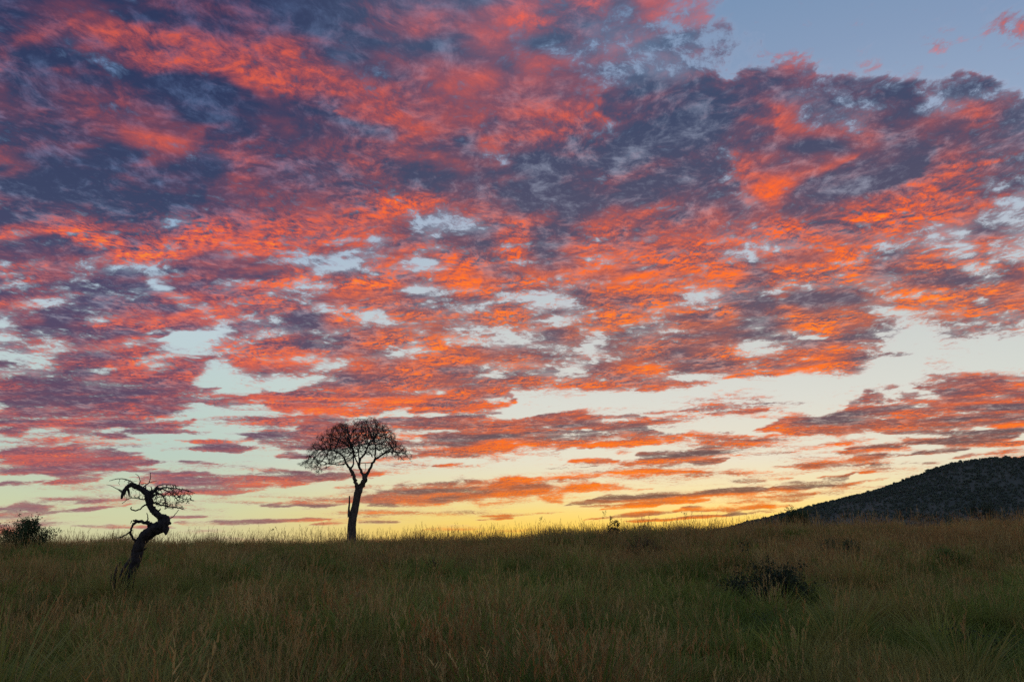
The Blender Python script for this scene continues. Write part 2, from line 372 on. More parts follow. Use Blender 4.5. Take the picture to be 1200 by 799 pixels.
def build_clouds():
    hi = np.array([[KINDS[c] for c in row] for row in CHART_HIGH])
    fine_az = np.arange(-42, 42.01, 0.25)
    az = np.concatenate([np.arange(-180, -42, 3.0), fine_az, np.arange(45, 180.1, 3.0)])
    el = np.concatenate([[-0.9, -.6], np.arange(-.4, 13, 0.09), np.arange(13.05, 38.5, 0.15), np.arange(39.5, 90, 3.0), [89.9]])
    A, E = np.meshgrid(np.radians(az), np.radians(el))
    dx, dy, dz = np.sin(A) * np.cos(E), np.cos(A) * np.cos(E), np.sin(E)
    # tangent-plane chart coordinates (same units as 1/20 of a 1.2 degree cell)
    cp, sp = math.cos(R(PITCH)), math.sin(R(PITCH))
    fw = dy * cp + dz * sp
    up = -dy * sp + dz * cp
    ok = fw > 0.25
    fws = np.where(ok, fw, 1.0)
    u = 600 + 942 * dx / fws
    v = 399.5 - 942 * up / fws
    deg = np.degrees
    wu = (fbm(u / 80, v / 28, 4, 3) - .5) * 56
    wv = (fbm(u / 80 + 31, v / 44, 4, 8) - .5) * (7 + 23 * (1 - sstep(v, 330, 450)))
    uu, vv = u + wu, v + wv
    hi_s = [sample2(hi[:, :, k], uu / 30 - .5, vv / 20 - .5) for k in (0, 1)]
    t = sstep(vv, 456, 468)
    cov = hi_s[0] * (1 - t) + KINDS[0][0] * t
    lit = hi_s[1] * (1 - t) + .5 * t
    frag = fbm(u / 34 + 7, v / 9, 3, 21)
    frag2 = fbm(u / 26 + 3, v / 14, 3, 27)
    for x0, y0, x1, y1, th, kd in STREAKS:
        L = math.hypot(x1 - x0, y1 - y0)
        ax, ay = (x1 - x0) / L, (y1 - y0) / L
        su, sv_ = u + wu * .55, v + wv * np.where(v > 435, .75, .5)
        near = (np.abs(su - (x0 + x1) / 2) < L * .6 + 20) & (np.abs(sv_ - (y0 + y1) / 2) < abs(y1 - y0) + th * 2 + 12)
        a_ = ((su - x0) * ax + (sv_ - y0) * ay)[near]
        b_ = (-(su - x0) * ay + (sv_ - y0) * ax)[near]
        s_ = np.clip(a_ / L, 0, 1)
        fr = frag[near]
        half = np.maximum(th * .70 * np.clip(4 * s_ * (1 - s_), 0, 1) ** .6 * (.45 + 1.1 * fr), .3)
        b_ = b_ + (frag2[near] - .5) * th * .8
        out = np.maximum(np.maximum(-a_, a_ - L), 0) / (th * .5 + 2)
        w = (1 - sstep(np.abs(b_) / half, .2, 1.6)) * (1 - sstep(out, 0, 1)) * (.6 + .4 * sstep(fr, .2, .5))
        kc, kl = KINDS[kd]
        soft = .85 if y0 > 440 else ((.78 if kd in (4, 5, 6) else .62) if th > 28 else .78)
        w = w * soft
        rim = np.clip(b_ / half, -1, 1) * (.28 if kd in (6, 7, 8) else .05)
        cov[near] = cov[near] * (1 - w) + kc * w
        lit[near] = lit[near] * (1 - w) + (kl + rim) * w
    low = sstep(v, 440, 480)
    veil = fbm(u / 110, v / 13, 4, 71)
    cov = np.maximum(cov, (veil * 1.6 - .62) * low)
    mid = sstep(v, 180, 260) * (1 - sstep(v, 430, 460))
    cov = cov - .02 * mid - .2 * mid * sstep(fbm(u / 22, v / 7, 3, 90), .52, .75)
    vt = v + np.clip(u - 560, 0, 900) * .055 - np.clip(300 - u, 0, 500) * .02      # long fibres, rising slightly to the right
    fib = fbm(u / 75, vt / 4.2, 4, 101) - .5
    fib2 = fbm(u / 60 + 40, vt / 5.0, 4, 131) - .5
    lit = lit + fib * 1.9 * low
    cov = cov + fib2 * 1.1 * low * (cov > .1)
    band = sstep(v, 230, 330) * (1 - low)
    lit = lit + (fbm(u / 50, vt / 9, 4, 151) - .5) * 1.3 * band
    cov = cov + (fbm(u / 55 + 9, vt / 10, 4, 171) - .5) * 1.1 * band
    vt2 = v - .22 * np.minimum(u - 550, 0) + .30 * np.maximum(u - 700, 0)
    lit = lit + ((fbm(u / 130, vt2 / 24, 4, 191) - .5) * 1.0 - .10) * (1 - sstep(v, 240, 330))
    # the unseen rest of the sky: cloud thinned and dulled for cooler, brighter fill light
    px, py = dx / (dz + .12), dy / (dz + .12)
    gcov = np.clip(fbm(px * 2.2, py * 2.2, 4, 40) * 2.4 - .95, -.2, 1.0)
    glit = np.clip(fbm(px * 3.1 + 5, py * 3.1, 4, 60) * 2.0 - .85, 0, .8)
    inside = np.where(ok, sstep(u, -70, -15) * (1 - sstep(u, 1215, 1270)) * sstep(v, -70, -15) , 0)
    cov = cov * inside + gcov * (1 - inside)
    lit = lit * inside + glit * (1 - inside)
    # positions on the curved deck
    H = 3000.0
    dist = H / (np.maximum(dz, -.02) + .05)
    P = np.stack([dx * dist, dy * dist, dz * dist], -1).reshape(-1, 3)
    ny, nx = A.shape
    i = np.arange(nx - 1)[None, :] + nx * np.arange(ny - 1)[:, None]
    q = np.stack([i, i + 1, i + 1 + nx, i + nx], -1).reshape(-1, 4)
    o = mesh_np('clouds', P, [q], cloud_material(), smooth=True)
    for nm, val in (('cover', cov), ('glow', lit)):
        at = o.data.attributes.new(nm, 'FLOAT', 'POINT')
        at.data.foreach_set('value', val.astype(np.float32).ravel())
    tag(o, 'broken sunrise clouds lit orange and red from below', kind='structure')
    o['label'] = 'broken layer of sunrise clouds glowing orange and red over slate blue'


def cloud_material():
    m = bpy.data.materials.new('cloud_layer')
    m.use_nodes = True
    N = NT(m.node_tree)
    tc = N.n('ShaderNodeTexCoord')
    pos = tc.outputs['Object']
    direc = N.v('NORMALIZE', pos)
    cov = N.n('ShaderNodeAttribute', attribute_name='cover').outputs['Fac']
    glow = N.n('ShaderNodeAttribute', attribute_name='glow').outputs['Fac']
    flat = N.v('MULTIPLY', pos, (1, 1, 0))
    p = N.v('SCALE', flat, scale=0.001)            # kilometres
    wn = N.noise(p, 1.1, 4, .55)
    wv = N.v('SCALE', N.v('SUBTRACT', wn.outputs['Color'], (.5, .5, .5)), scale=0.45)
    pw = N.v('ADD', p, wv)
    # cloud streets run toward the sunrise: stretch the texture along that line
    rot = N.n('ShaderNodeVectorRotate', rotation_type='Z_AXIS', i={'Vector': pw, 'Angle': R(9)})
    pw = N.v('MULTIPLY', rot.outputs[0], (1.05, .78, 1))
    n1 = N.noise(pw, 2.3, 9, .60, 2.15).outputs[0]
    sd = (math.sin(R(SUN_AZ)) * .10, math.cos(R(SUN_AZ)) * .10, 0)
    n1b = N.noise(N.v('ADD', pw, sd), 2.3, 9, .60, 2.15).outputs[0]
    n3 = N.noise(pw, 8.0, 7, .66, 2.2).outputs[0]
    emb = N.m('SUBTRACT', n1, n1b)
    _, f, z = sky_blend(N, direc, [(0, (0, 0, 0))], [(0, (0, 0, 0))])
    c1 = N.m('SUBTRACT', n1, .5)
    c3 = N.m('SUBTRACT', n3, .5)
    D = N.m('ADD', N.m('MULTIPLY_ADD', c1, .75, cov), N.m('MULTIPLY', c3, 1.4))
    alpha = N.smooth(D, .10, .86)
    amp = N.m('MULTIPLY_ADD', N.m('MAXIMUM', glow, 0.0), 2.0, .5)      # lit cloud shows its ripples, shaded cloud is smooth
    amp = N.m('MULTIPLY', amp, N.smooth(z, .30, .50, .95, .52))
    nm = N.noise(N.v('ADD', p, (7.3, 2.1, 0)), .9, 3, .55).outputs[0]
    amp = N.m('MULTIPLY', amp, N.smooth(nm, .38, .62, .4, 1.3))
    n3b = N.noise(N.v('ADD', pw, (math.sin(R(SUN_AZ)) * .04, math.cos(R(SUN_AZ)) * .04, 0)), 8.0, 7, .66, 2.2).outputs[0]
    emb3 = N.m('SUBTRACT', n3, n3b)
    L = N.m('MULTIPLY_ADD', c3, N.m('MULTIPLY', amp, .75), glow)
    L = N.m('MULTIPLY_ADD', emb3, N.m('MULTIPLY', amp, 1.7), L)
    L = N.m('MULTIPLY_ADD', emb, .9, L)
    L = N.m('MULTIPLY_ADD', c1, -.2, L)
    lt = N.m('POWER', N.smooth(L, -.20, 1.12, kind='LINEAR'), 1.6)
    pale, _, _ = sky_blend(N, direc,
        [(0, (215, 190, 170)), (.1, (205, 190, 190)), (.26, (178, 184, 204)), (.4, (120, 144, 186)), (.6, (88, 112, 160)), (1, (70, 90, 140))],
        [(0, (250, 200, 130)), (.1, (236, 214, 196)), (.26, (212, 204, 208)), (.4, (186, 190, 210)), (.6, (136, 156, 188)), (1, (90, 110, 150))])
    shade, _, _ = sky_blend(N, direc,
        [(0, (150, 112, 112)), (.08, (122, 88, 104)), (.16, (96, 76, 100)), (.26, (82, 74, 104)), (.36, (62, 71, 102)), (.5, (48, 59, 93)), (.65, (50, 56, 90)), (1, (50, 54, 88))],
        [(0, (160, 112, 70)), (.08, (118, 88, 78)), (.16, (104, 86, 96)), (.26, (104, 88, 102)), (.36, (88, 82, 104)), (.5, (64, 76, 106)), (.65, (82, 98, 128)), (1, (70, 80, 110))])
    lit, _, _ = sky_blend(N, direc,
        [(0, (205, 130, 105)), (.08, (212, 102, 88)), (.16, (226, 104, 82)), (.26, (236, 110, 84)), (.36, (228, 100, 78)), (.5, (208, 92, 80)), (.65, (192, 86, 82)), (1, (170, 80, 80))],
        [(0, (255, 140, 20)), (.08, (255, 118, 26)), (.16, (252, 112, 44)), (.26, (255, 124, 50)), (.36, (255, 108, 48)), (.5, (240, 100, 66)), (.65, (226, 104, 100)), (1, (190, 90, 90))])
    shade = N.mix(N.m('MULTIPLY', N.smooth(N.m('MULTIPLY_ADD', c3, .8, c1), -.05, .35), .5), shade, pale)
    col = N.mix(lt, shade, lit)
    hot = N.smooth(L, 1.15, 1.8)
    col = N.mix(N.m('MULTIPLY', hot, .6), col, lin((255, 150, 50)))
    col = N.mix(N.m('MULTIPLY', N.smooth(alpha, .75, .15), N.smooth(lt, .6, .2)), col, pale)
    em = N.n('ShaderNodeEmission', i={'Color': col, 'Strength': 1.0})
    tr = N.n('ShaderNodeBsdfTransparent')
    ms = N.n('ShaderNodeMixShader', i={0: alpha, 1: tr.outputs[0], 2: em.outputs[0]})
    out = N.n('ShaderNodeOutputMaterial', i={'Surface': ms.outputs[0]})
    m.cycles.emission_sampling = 'NONE'
    return m


build_clouds()


# ------------------------------------------------------------------ materials
def principled(name, build, rough=0.9, trans=0.0, bump=None):
    m = bpy.data.materials.new(name)
    m.use_nodes = True
    N = NT(m.node_tree)
    col = build(N)
    b = N.n('ShaderNodeBsdfPrincipled', i={'Base Color': col, 'Roughness': rough, 'Specular IOR Level': 0.25})
    if bump:
        bh, st, dist = bump(N)
        bn = N.n('ShaderNodeBump', i={'Height': bh, 'Strength': st, 'Distance': dist})
        m.node_tree.links.new(bn.outputs[0], b.inputs['Normal'])
    sh = b.outputs[0]
    if trans:
        tl = N.n('ShaderNodeBsdfTranslucent', i={'Color': col})
        sh = N.n('ShaderNodeMixShader', i={0: trans, 1: sh, 2: tl.outputs[0]}).outputs[0]
    N.n('ShaderNodeOutputMaterial', i={'Surface': sh})
    return m


def objc(N):
    return N.n('ShaderNodeTexCoord').outputs['Object']


def worldpos(N):
    return N.n('ShaderNodeNewGeometry').outputs['Position']


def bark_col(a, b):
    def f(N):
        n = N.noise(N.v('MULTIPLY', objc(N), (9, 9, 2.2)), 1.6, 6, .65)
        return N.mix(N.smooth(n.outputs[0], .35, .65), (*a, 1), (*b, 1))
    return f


def bark_bump(N):
    n = N.noise(N.v('MULTIPLY', objc(N), (14, 14, 2.5)), 1.6, 6, .7)
    return n.outputs[0], 0.9, 0.03


M_BARK = principled('dark_bark', bark_col((.035, .026, .024), (.085, .062, .055)), .9, bump=bark_bump)
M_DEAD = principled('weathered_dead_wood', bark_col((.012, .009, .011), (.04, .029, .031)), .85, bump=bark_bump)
M_TWIG = principled('twig_bark', bark_col((.03, .022, .024), (.05, .036, .038)), .9)


def leaf_col(a, b, scale=6.0):
    def f(N):
        n = N.noise(worldpos(N), scale, 3, .6)
        return N.mix(N.smooth(n.outputs[0], .38, .62), (*a, 1), (*b, 1))
    return f


M_ACACIA_LEAF = principled('acacia_leaf', leaf_col((.035, .034, .026), (.06, .05, .036)), .8, .25)
M_BUSH_LEAF = principled('bush_leaf', leaf_col((.035, .055, .022), (.07, .095, .04)), .7, .3)
M_DARK_LEAF = principled('dark_shrub_leaf', leaf_col((.018, .026, .013), (.04, .05, .024)), .8, .2)
M_GREEN_LEAF = principled('bright_shrub_leaf', leaf_col((.06, .10, .02), (.11, .15, .035)), .7, .3)
M_BROWN_LEAF = principled('brown_shrub_leaf', leaf_col((.06, .035, .022), (.10, .065, .035)), .8, .2)


def grass_col(lo, hi, dry):
    def f(N):
        info = N.n('ShaderNodeObjectInfo').outputs['Random']
        c = N.mix(info, (*lo, 1), (*hi, 1))
        p = worldpos(N)
        n = N.noise(p, .33, 4, .6).outputs[0]
        c = N.mix(N.m('MULTIPLY', N.smooth(n, .47, .62), .6), c, (*dry, 1))
        return c
    return f


M_GREEN = principled('green_grass', grass_col((.085, .13, .022), (.27, .29, .06), (.36, .26, .09)), .65, .42)
M_DRY = principled('dry_grass', grass_col((.20, .125, .045), (.52, .35, .14), (.40, .23, .08)), .7, .42)
M_RUST = principled('rusty_grass', grass_col((.30, .13, .045), (.46, .22, .075), (.4, .2, .07)), .7, .42)


def ground_col(N):
    p = worldpos(N)
    n = N.noise(p, .8, 8, .65).outputs[0]
    c = N.mix(N.smooth(n, .35, .65), (.022, .022, .010, 1), (.060, .046, .024, 1))
    far = N.noise(p, .01, 5, .6).outputs[0]
    return N.mix(N.smooth(far, .4, .6, 0, .4), c, (.05, .055, .025, 1))


M_GROUND = principled('soil_and_thatch', ground_col, .95)


# ------------------------------------------------------------------ terrain
CR_X = [-200, -60, -27, -8.8, 4.5, 13.7, 27.4, 60, 200]
CR_Z = [1.1, 1.55, 1.66, 1.84, 2.18, 2.55, 2.92, 3.25, 3.6]


def terrain(x, y):
    x = np.asarray(x, float)
    y = np.asarray(y, float)
    crest = sum(np.interp(x + d, CR_X, CR_Z) for d in (-5, -2.5, 0, 2.5, 5)) / 5
    up = np.clip((y - 4) / 40, 0, 1)
    prof = up ** 1.1
    fall = np.clip((y - 44) / 46, 0, 12)
    prof = prof - .12 * fall ** 1.7
    h = np.maximum(crest * prof, -5.0)
    near = (1 - sstep(y, 60, 140)) * sstep(y, 2, 9)
    return h + (fbm(x / 5.0, y / 5.0, 4, 5) - .5) * .30 * near


def spread(lo, hi, step, far, growth=1.35):
    a = list(np.arange(lo, hi + .001, step))
    d = step
    while a[-1] < far:
        d *= growth
        a.append(a[-1] + d)
    d = step
    while a[0] > -far:
        d *= growth
        a.insert(0, a[0] - d)
    return np.array(a)


gx, gy = spread(-60, 60, .6, 40000), spread(-4, 80, .6, 40000)
GX, GY = np.meshgrid(gx, gy)
GZ = terrain(GX, GY)
i = np.arange(len(gx) - 1)[None, :] + len(gx) * np.arange(len(gy) - 1)[:, None]
tag(mesh_np('ground', np.stack([GX, GY, GZ], -1).reshape(-1, 3),
            [np.stack([i, i + 1, i + 1 + len(gx), i + len(gx)], -1).reshape(-1, 4)], M_GROUND, smooth=True),
    'gently rising savanna ground under the tall grass', kind='structure')

# hill
H_X = [-400, 60, 150, 250, 330, 367, 417, 490, 528, 587, 622, 660, 686, 750, 850, 1000, 1300, 1700, 2300]
H_Z = [0, 1, 7, 21, 38, 47, 61, 77, 88, 105, 118, 129, 134, 133, 124, 96, 40, 8, 0]


def hill_h(x, y):
    prof = sum(np.interp(x + d, H_X, H_Z) for d in (-14, -7, 0, 7, 14)) / 5
    return prof * np.exp(-((y - 1200) / 360.0) ** 2) + (fbm(x / 60, y / 60, 4, 33) - .5) * 9 * np.clip(prof / 60, 0, 1) - 7.5


hx, hy = np.arange(-100, 2300, 14.0), np.arange(350, 2100, 14.0)
HX, HY = np.meshgrid(hx, hy)
i = np.arange(len(hx) - 1)[None, :] + len(hx) * np.arange(len(hy) - 1)[:, None]
M_HILL = principled('hill_scrub_ground', lambda N: N.mix(N.smooth(N.noise(worldpos(N), .03, 6, .6).outputs[0], .4, .6),
                                                        (.055, .066, .054, 1), (.076, .084, .066, 1)), .95)
tag(mesh_np('hill', np.stack([HX, HY, hill_h(HX, HY) - 2.0], -1).reshape(-1, 3),
            [np.stack([i, i + 1, i + 1 + len(hx), i + len(hx)], -1).reshape(-1, 4)], M_HILL, smooth=True),
    'rounded dark hill covered in bush at the right', kind='structure')


# ------------------------------------------------------------------ scattering (stuff)
def scatter(name, pts, rots, scales, idx, protos, label):
    n = len(pts)
    me = bpy.data.meshes.new(name)
    me.vertices.add(n)
    me.vertices.foreach_set('co', np.asarray(pts, np.float32).ravel())
    for nm, ty, val in (('turn', 'FLOAT_VECTOR', rots), ('size', 'FLOAT_VECTOR', scales), ('pick', 'INT', idx)):
        at = me.attributes.new(nm, ty, 'POINT')
        at.data.foreach_set('vector' if ty == 'FLOAT_VECTOR' else 'value', np.asarray(val, np.int32 if ty == 'INT' else np.float32).ravel())
    o = bpy.data.objects.new(name, me)
    COL.objects.link(o)
    pc = bpy.data.collections.new(name + '_kinds')
    for p in protos: pc.objects.link(p)
    g = bpy.data.node_groups.new(name + '_spread', 'GeometryNodeTree')
    g.interface.new_socket('Geometry', in_out='INPUT', socket_type='NodeSocketGeometry')
    g.interface.new_socket('Geometry', in_out='OUTPUT', socket_type='NodeSocketGeometry')
    gi, go = g.nodes.new('NodeGroupInput'), g.nodes.new('NodeGroupOutput')
    iop = g.nodes.new('GeometryNodeInstanceOnPoints')
    ci = g.nodes.new('GeometryNodeCollectionInfo')
    ci.inputs['Collection'].default_value = pc
    ci.inputs['Separate Children'].default_value = True
    ci.inputs['Reset Children'].default_value = True
    m2p = g.nodes.new('GeometryNodeMeshToPoints')

    def attr(nm, ty):
        a = g.nodes.new('GeometryNodeInputNamedAttribute')
        a.data_type = ty
        a.inputs['Name'].default_value = nm
        return next(q for q in a.outputs if q.enabled and q.name == 'Attribute')
    L = g.links.new
    L(gi.outputs[0], m2p.inputs['Mesh'])
    L(m2p.outputs[0], iop.inputs['Points'])
    L(ci.outputs[0], iop.inputs['Instance'])
    iop.inputs['Pick Instance'].default_value = True
    L(attr('pick', 'INT'), iop.inputs['Instance Index'])
    L(attr('turn', 'FLOAT_VECTOR'), iop.inputs['Rotation'])
    L(attr('size', 'FLOAT_VECTOR'), iop.inputs['Scale'])
    L(iop.outputs[0], go.inputs[0])
    md = o.modifiers.new('spread', 'NODES')
    md.node_group = g
    return tag(o, label, kind='stuff')


class Bits:
    """collects blades, stems and tubes; builds one mesh"""
    def __init__(s):
        s.v, s.q, s.t, s.n = [], [], [], 0
        s.mi_q, s.mi_t = [], []

    def strips(s, root, height, az, lean, curve, width, mat=0, levels=(0, .35, .7, 1.0)):
        """tapered blades: arrays of length n"""
        n = len(height)
        root, az = np.asarray(root), np.asarray(az)
        d = np.stack([np.cos(az), np.sin(az), np.zeros(n)], -1)
        face = az + rng.uniform(-1.2, 1.2, n) + np.pi / 2
        side = np.stack([np.cos(face), np.sin(face), np.zeros(n)], -1)
        rows = []
        for k, t in enumerate(levels):
            c = root + d * (height * (lean * t + curve * t ** 2.2))[:, None]
            c[:, 2] += height * t * (1 - .35 * curve * t)
            if k < len(levels) - 1:
                w = (width * (1 - .55 * t ** 1.5) * .5)[:, None]
                rows += [c - side * w, c + side * w]
            else:
                rows.append(c)
        V = np.stack(rows, 1)
        m = V.shape[1]
        base = s.n + np.arange(n)[:, None] * m
        for k in range(len(levels) - 2):
            s.q.append(np.concatenate([base + 2 * k, base + 2 * k + 1, base + 2 * k + 3, base + 2 * k + 2], 1))
            s.mi_q.append(np.full(n, mat))
        k = len(levels) - 2
        s.t.append(np.concatenate([base + 2 * k, base + 2 * k + 1, base + 2 * k + 2], 1))
        s.mi_t.append(np.full(n, mat))
        s.v.append(V.reshape(-1, 3))
        s.n += n * m

    def leaves(s, pos, size, ratio=.45, mat=0, up=.3):
        n = len(pos)
        a = rng.normal(size=(n, 3))
        a[:, 2] += up
        a /= np.linalg.norm(a, axis=1)[:, None]
        b = np.cross(a, rng.normal(size=(n, 3)))
        b /= np.linalg.norm(b, axis=1)[:, None]
        sz = np.broadcast_to(size, n)[:, None]
        V = np.stack([pos, pos + a * sz * .5 + b * sz * ratio * .5, pos + a * sz, pos + a * sz * .5 - b * sz * ratio * .5], 1)
        base = s.n + np.arange(n)[:, None] * 4
        s.q.append(base + np.arange(4)[None, :])
        s.mi_q.append(np.full(n, mat))
        s.v.append(V.reshape(-1, 3))
        s.n += 4 * n

    def tube(s, pts, rad, sides=8, mat=0, rough=0.0, seed=0, cap=True):
        pts = [Vector(p) for p in pts]
        rings = []
        nrm = None
        for k, p in enumerate(pts):
            a = pts[max(k - 1, 0)]
            b = pts[min(k + 1, len(pts) - 1)]
            tdir = (b - a).normalized()
            if nrm is None:
                nrm = tdir.orthogonal().normalized()
            else:
                nrm = (nrm - tdir * nrm.dot(tdir))
                nrm = nrm.normalized() if nrm.length > 1e-5 else tdir.orthogonal().normalized()
            bi = tdir.cross(nrm)
            ring = []
            for j in range(sides):
                an = 2 * math.pi * j / sides
                r = rad[k]
                if rough:
                    r *= 1 + rough * (math.sin(3 * an + k * .31 + seed) * .45 + math.sin(5 * an - k * .23 + seed * 2) * .35 + random.uniform(-.35, .35))
                ring.append(p + (nrm * math.cos(an) + bi * math.sin(an)) * r)
            rings.append(ring)
        V = np.array([[tuple(v) for v in r] for r in rings]).reshape(-1, 3)
        m = len(rings)
        q = [[s.n + k * sides + j, s.n + k * sides + (j + 1) % sides, s.n + (k + 1) * sides + (j + 1) % sides, s.n + (k + 1) * sides + j]
             for k in range(m - 1) for j in range(sides)]
        s.q.append(np.array(q))
        s.mi_q.append(np.full(len(q), mat))
        s.v.append(V)
        s.n += len(V)
        if cap:
            tip = np.array([tuple(pts[-1] + (pts[-1] - pts[-2]).normalized() * rad[-1] * .4)])
            s.v.append(tip)
            f = [[s.n - sides + j, s.n - sides + (j + 1) % sides, s.n] for j in range(sides)]
            s.t.append(np.array(f))
            s.mi_t.append(np.full(len(f), mat))
            s.n += 1

    def build(s, name, mats, smooth=False, link=True, parent=None):
        mats = mats if isinstance(mats, (list, tuple)) else [mats]
        fq = np.concatenate(s.q) if s.q else np.zeros((0, 4), int)
        ft = np.concatenate(s.t) if s.t else np.zeros((0, 3), int)
        o = mesh_np(name, np.concatenate(s.v), [fq, ft], None, smooth=smooth, link=link, parent=parent)
        for m in mats: o.data.materials.append(m)
        if len(mats) > 1:
            mi = np.concatenate([np.concatenate(s.mi_q) if s.q else [], np.concatenate(s.mi_t) if s.t else []]).astype(np.int32)
            o.data.polygons.foreach_set('material_index', mi)
        return o


def disc(n, r):
    a, q = rng.uniform(0, 2 * np.pi, n), r * np.sqrt(rng.uniform(0, 1, n))
    return np.stack([q * np.cos(a), q * np.sin(a), np.full(n, -.03)], -1), a


def stems(B, n, r, hmin, hmax, mat, width=.005, head=True):
    root, a = disc(n, r)
    h = rng.uniform(hmin, hmax, n)
    az = rng.uniform(0, 2 * np.pi, n)
    lean, curve = rng.uniform(.02, .22, n), rng.uniform(0, .14, n)
    B.strips(root, h, az, lean, curve, np.full(n, width), mat, levels=(0, .5, 1.0))
    if head:
        d = np.stack([np.cos(az), np.sin(az), np.zeros(n)], -1)
        for k in range(9):                                   # seed head: short spikelets up the last fifth of the stem
            t = .80 + .022 * k
            c = root + d * (h * (lean * t + curve * t ** 2.2))[:, None]
            c[:, 2] += h * t * (1 - .35 * curve * t)
            B.strips(c, np.full(n, .055) * rng.uniform(.6, 1.3, n), rng.uniform(0, 6.28, n), rng.uniform(.15, .7, n), np.full(n, .1), np.full(n, .009), mat, levels=(0, .5, 1.0))


def green_clump(seed):
    B = Bits()
    n = 95
    root, a = disc(n, .24)
    B.strips(root, rng.uniform(.22, .62, n), a + rng.normal(0, .7, n), rng.uniform(.05, .45, n), rng.uniform(.05, .6, n), rng.uniform(.008, .018, n), 0)
    stems(B, 3, .2, .5, .8, 0, .004, head=False)
    return B.build('green_tuft', [M_GREEN, M_DRY], link=False)


def dry_clump(seed, mat):
    B = Bits()
    n = 60
    root, a = disc(n, .22)
    B.strips(root, rng.uniform(.3, .72, n), a + rng.normal(0, .7, n), rng.uniform(.03, .3, n), rng.uniform(.0, .4, n), rng.uniform(.006, .012, n), 0)
    n = 30
    root, a = disc(n, .2)
    B.strips(root, rng.uniform(.2, .45, n), a, rng.uniform(.1, .4, n), rng.uniform(.1, .6, n), rng.uniform(.005, .009, n), 1)
    stems(B, 8, .24, .6, 1.0, 0, .0045)
    return B.build('dry_tuft', [mat, M_GREEN], link=False)


def tussock(seed, mat):
    B = Bits()
    n = 150
    root, a = disc(n, .16)
    B.strips(root, rng.uniform(.45, 1.05, n), a + rng.normal(0, .6, n), rng.uniform(.05, .4, n), rng.uniform(.1, .7, n), rng.uniform(.009, .017, n), 0, levels=(0, .3, .6, .82, 1.0))
    stems(B, 8, .12, .8, 1.2, 1, .006)
    return B.build('tussock', [mat, M_DRY], link=False)


def stalk_clump(seed, mat):
    B = Bits()
    stems(B, 3, .15, .85, 1.3, 0, .006)
    return B.build('seed_stalk', [mat], link=False)


def wedge_points(density, y0, y1, margin=3.0):
    area = .74 * (y1 ** 2 - y0 ** 2) + 2 * margin * (y1 - y0)
    n = int(area * density)
    y = y0 + (y1 - y0) * rng.uniform(0, 1, n * 2)
    w = .74 * y + margin
    keep = rng.uniform(0, 1, n * 2) < w / (.74 * y1 + margin)
    y, w = y[keep], w[keep]
    return rng.uniform(-1, 1, len(y)) * w, y


xs, ys = zip(*[wedge_points(d, a, b) for d, a, b in ((9, 2, 8), (15, 8, 18), (10, 18, 34), (8, 34, 50), (4, 50, 78))])
X, Y = np.concatenate(xs), np.concatenate(ys)
patch = fbm(X / 7 + 3, Y / 7, 3, 12)
patch2 = fbm(X / 2.2 + 9, Y / 2.2, 3, 15)
dryness = .08 + .18 * sstep(Y, 16, 40) + .36 * sstep(X / np.maximum(Y, 4), -.15, .5) * sstep(Y, 13, 28) + (patch - .5) * 1.1
r = rng.uniform(0, 1, len(X))
kind = np.where(r < dryness, np.where(rng.uniform(0, 1, len(X)) < .28, 7, rng.integers(4, 7, len(X))), rng.integers(0, 4, len(X)))
tus = rng.uniform(0, 1, len(X)) < .05 + .05 * sstep(patch2, .5, .7)
tus &= (Y > 13) | (rng.uniform(0, 1, len(X)) < .35)
kind = np.where(tus, np.where((r < dryness * .8) & (Y > 15), 9, 8), kind)
sc = rng.uniform(.75, 1.15, len(X)) * (1 + .22 * (1 - sstep(Y, 9, 16))) * (.36 + 1.2 * patch2) * (1 - .10 * sstep(Y, 26, 40)) * (1 - .12 * sstep(X, 5, 25))
rot = np.stack([rng.normal(0, .07, len(X)), rng.normal(0, .07, len(X)), rng.uniform(0, 6.28, len(X))], -1)
scv = np.stack([sc * 1.05, sc * 1.05, sc * rng.uniform(.8, 1.1, len(X))], -1)
protos = [green_clump(k) for k in range(4)] + [dry_clump(k, M_DRY) for k in range(3)] + [dry_clump(9, M_RUST)] + [tussock(1, M_GREEN), tussock(2, M_DRY)]
for k, p in enumerate(protos): p.name = 'tuft_kind_%02d' % k
scatter('grass', np.stack([X, Y, terrain(X, Y)], -1), rot, scv, kind, protos, 'tall savanna grass, green below and dry brown on top')

xs, ys = zip(*[wedge_points(d, a, b) for d, a, b in ((.9, 5, 20), (.7, 20, 36), (1.3, 36, 66))])
X, Y = np.concatenate(xs), np.concatenate(ys)
keep = rng.uniform(0, 1, len(X)) < sstep(fbm(X / 3, Y / 3, 3, 77), .25, .6)
X, Y = X[keep], Y[keep]
sc = rng.uniform(.7, 1.12, len(X)) * (1 + .22 * sstep(Y, 30, 42))
rot = np.stack([rng.normal(0, .08, len(X)), rng.normal(0, .08, len(X)), rng.uniform(0, 6.28, len(X))], -1)
protos = [stalk_clump(k, M_DRY) for k in range(3)] + [stalk_clump(k, M_RUST) for k in range(2)]
for k, p in enumerate(protos): p.name = 'stalk_kind_%02d' % k
scatter('seed_stalks', np.stack([X, Y, terrain(X, Y)], -1), rot, np.stack([sc, sc, sc], -1), rng.integers(0, 5, len(X)), protos,
        'thin dry grass stalks with seed heads above the grass')


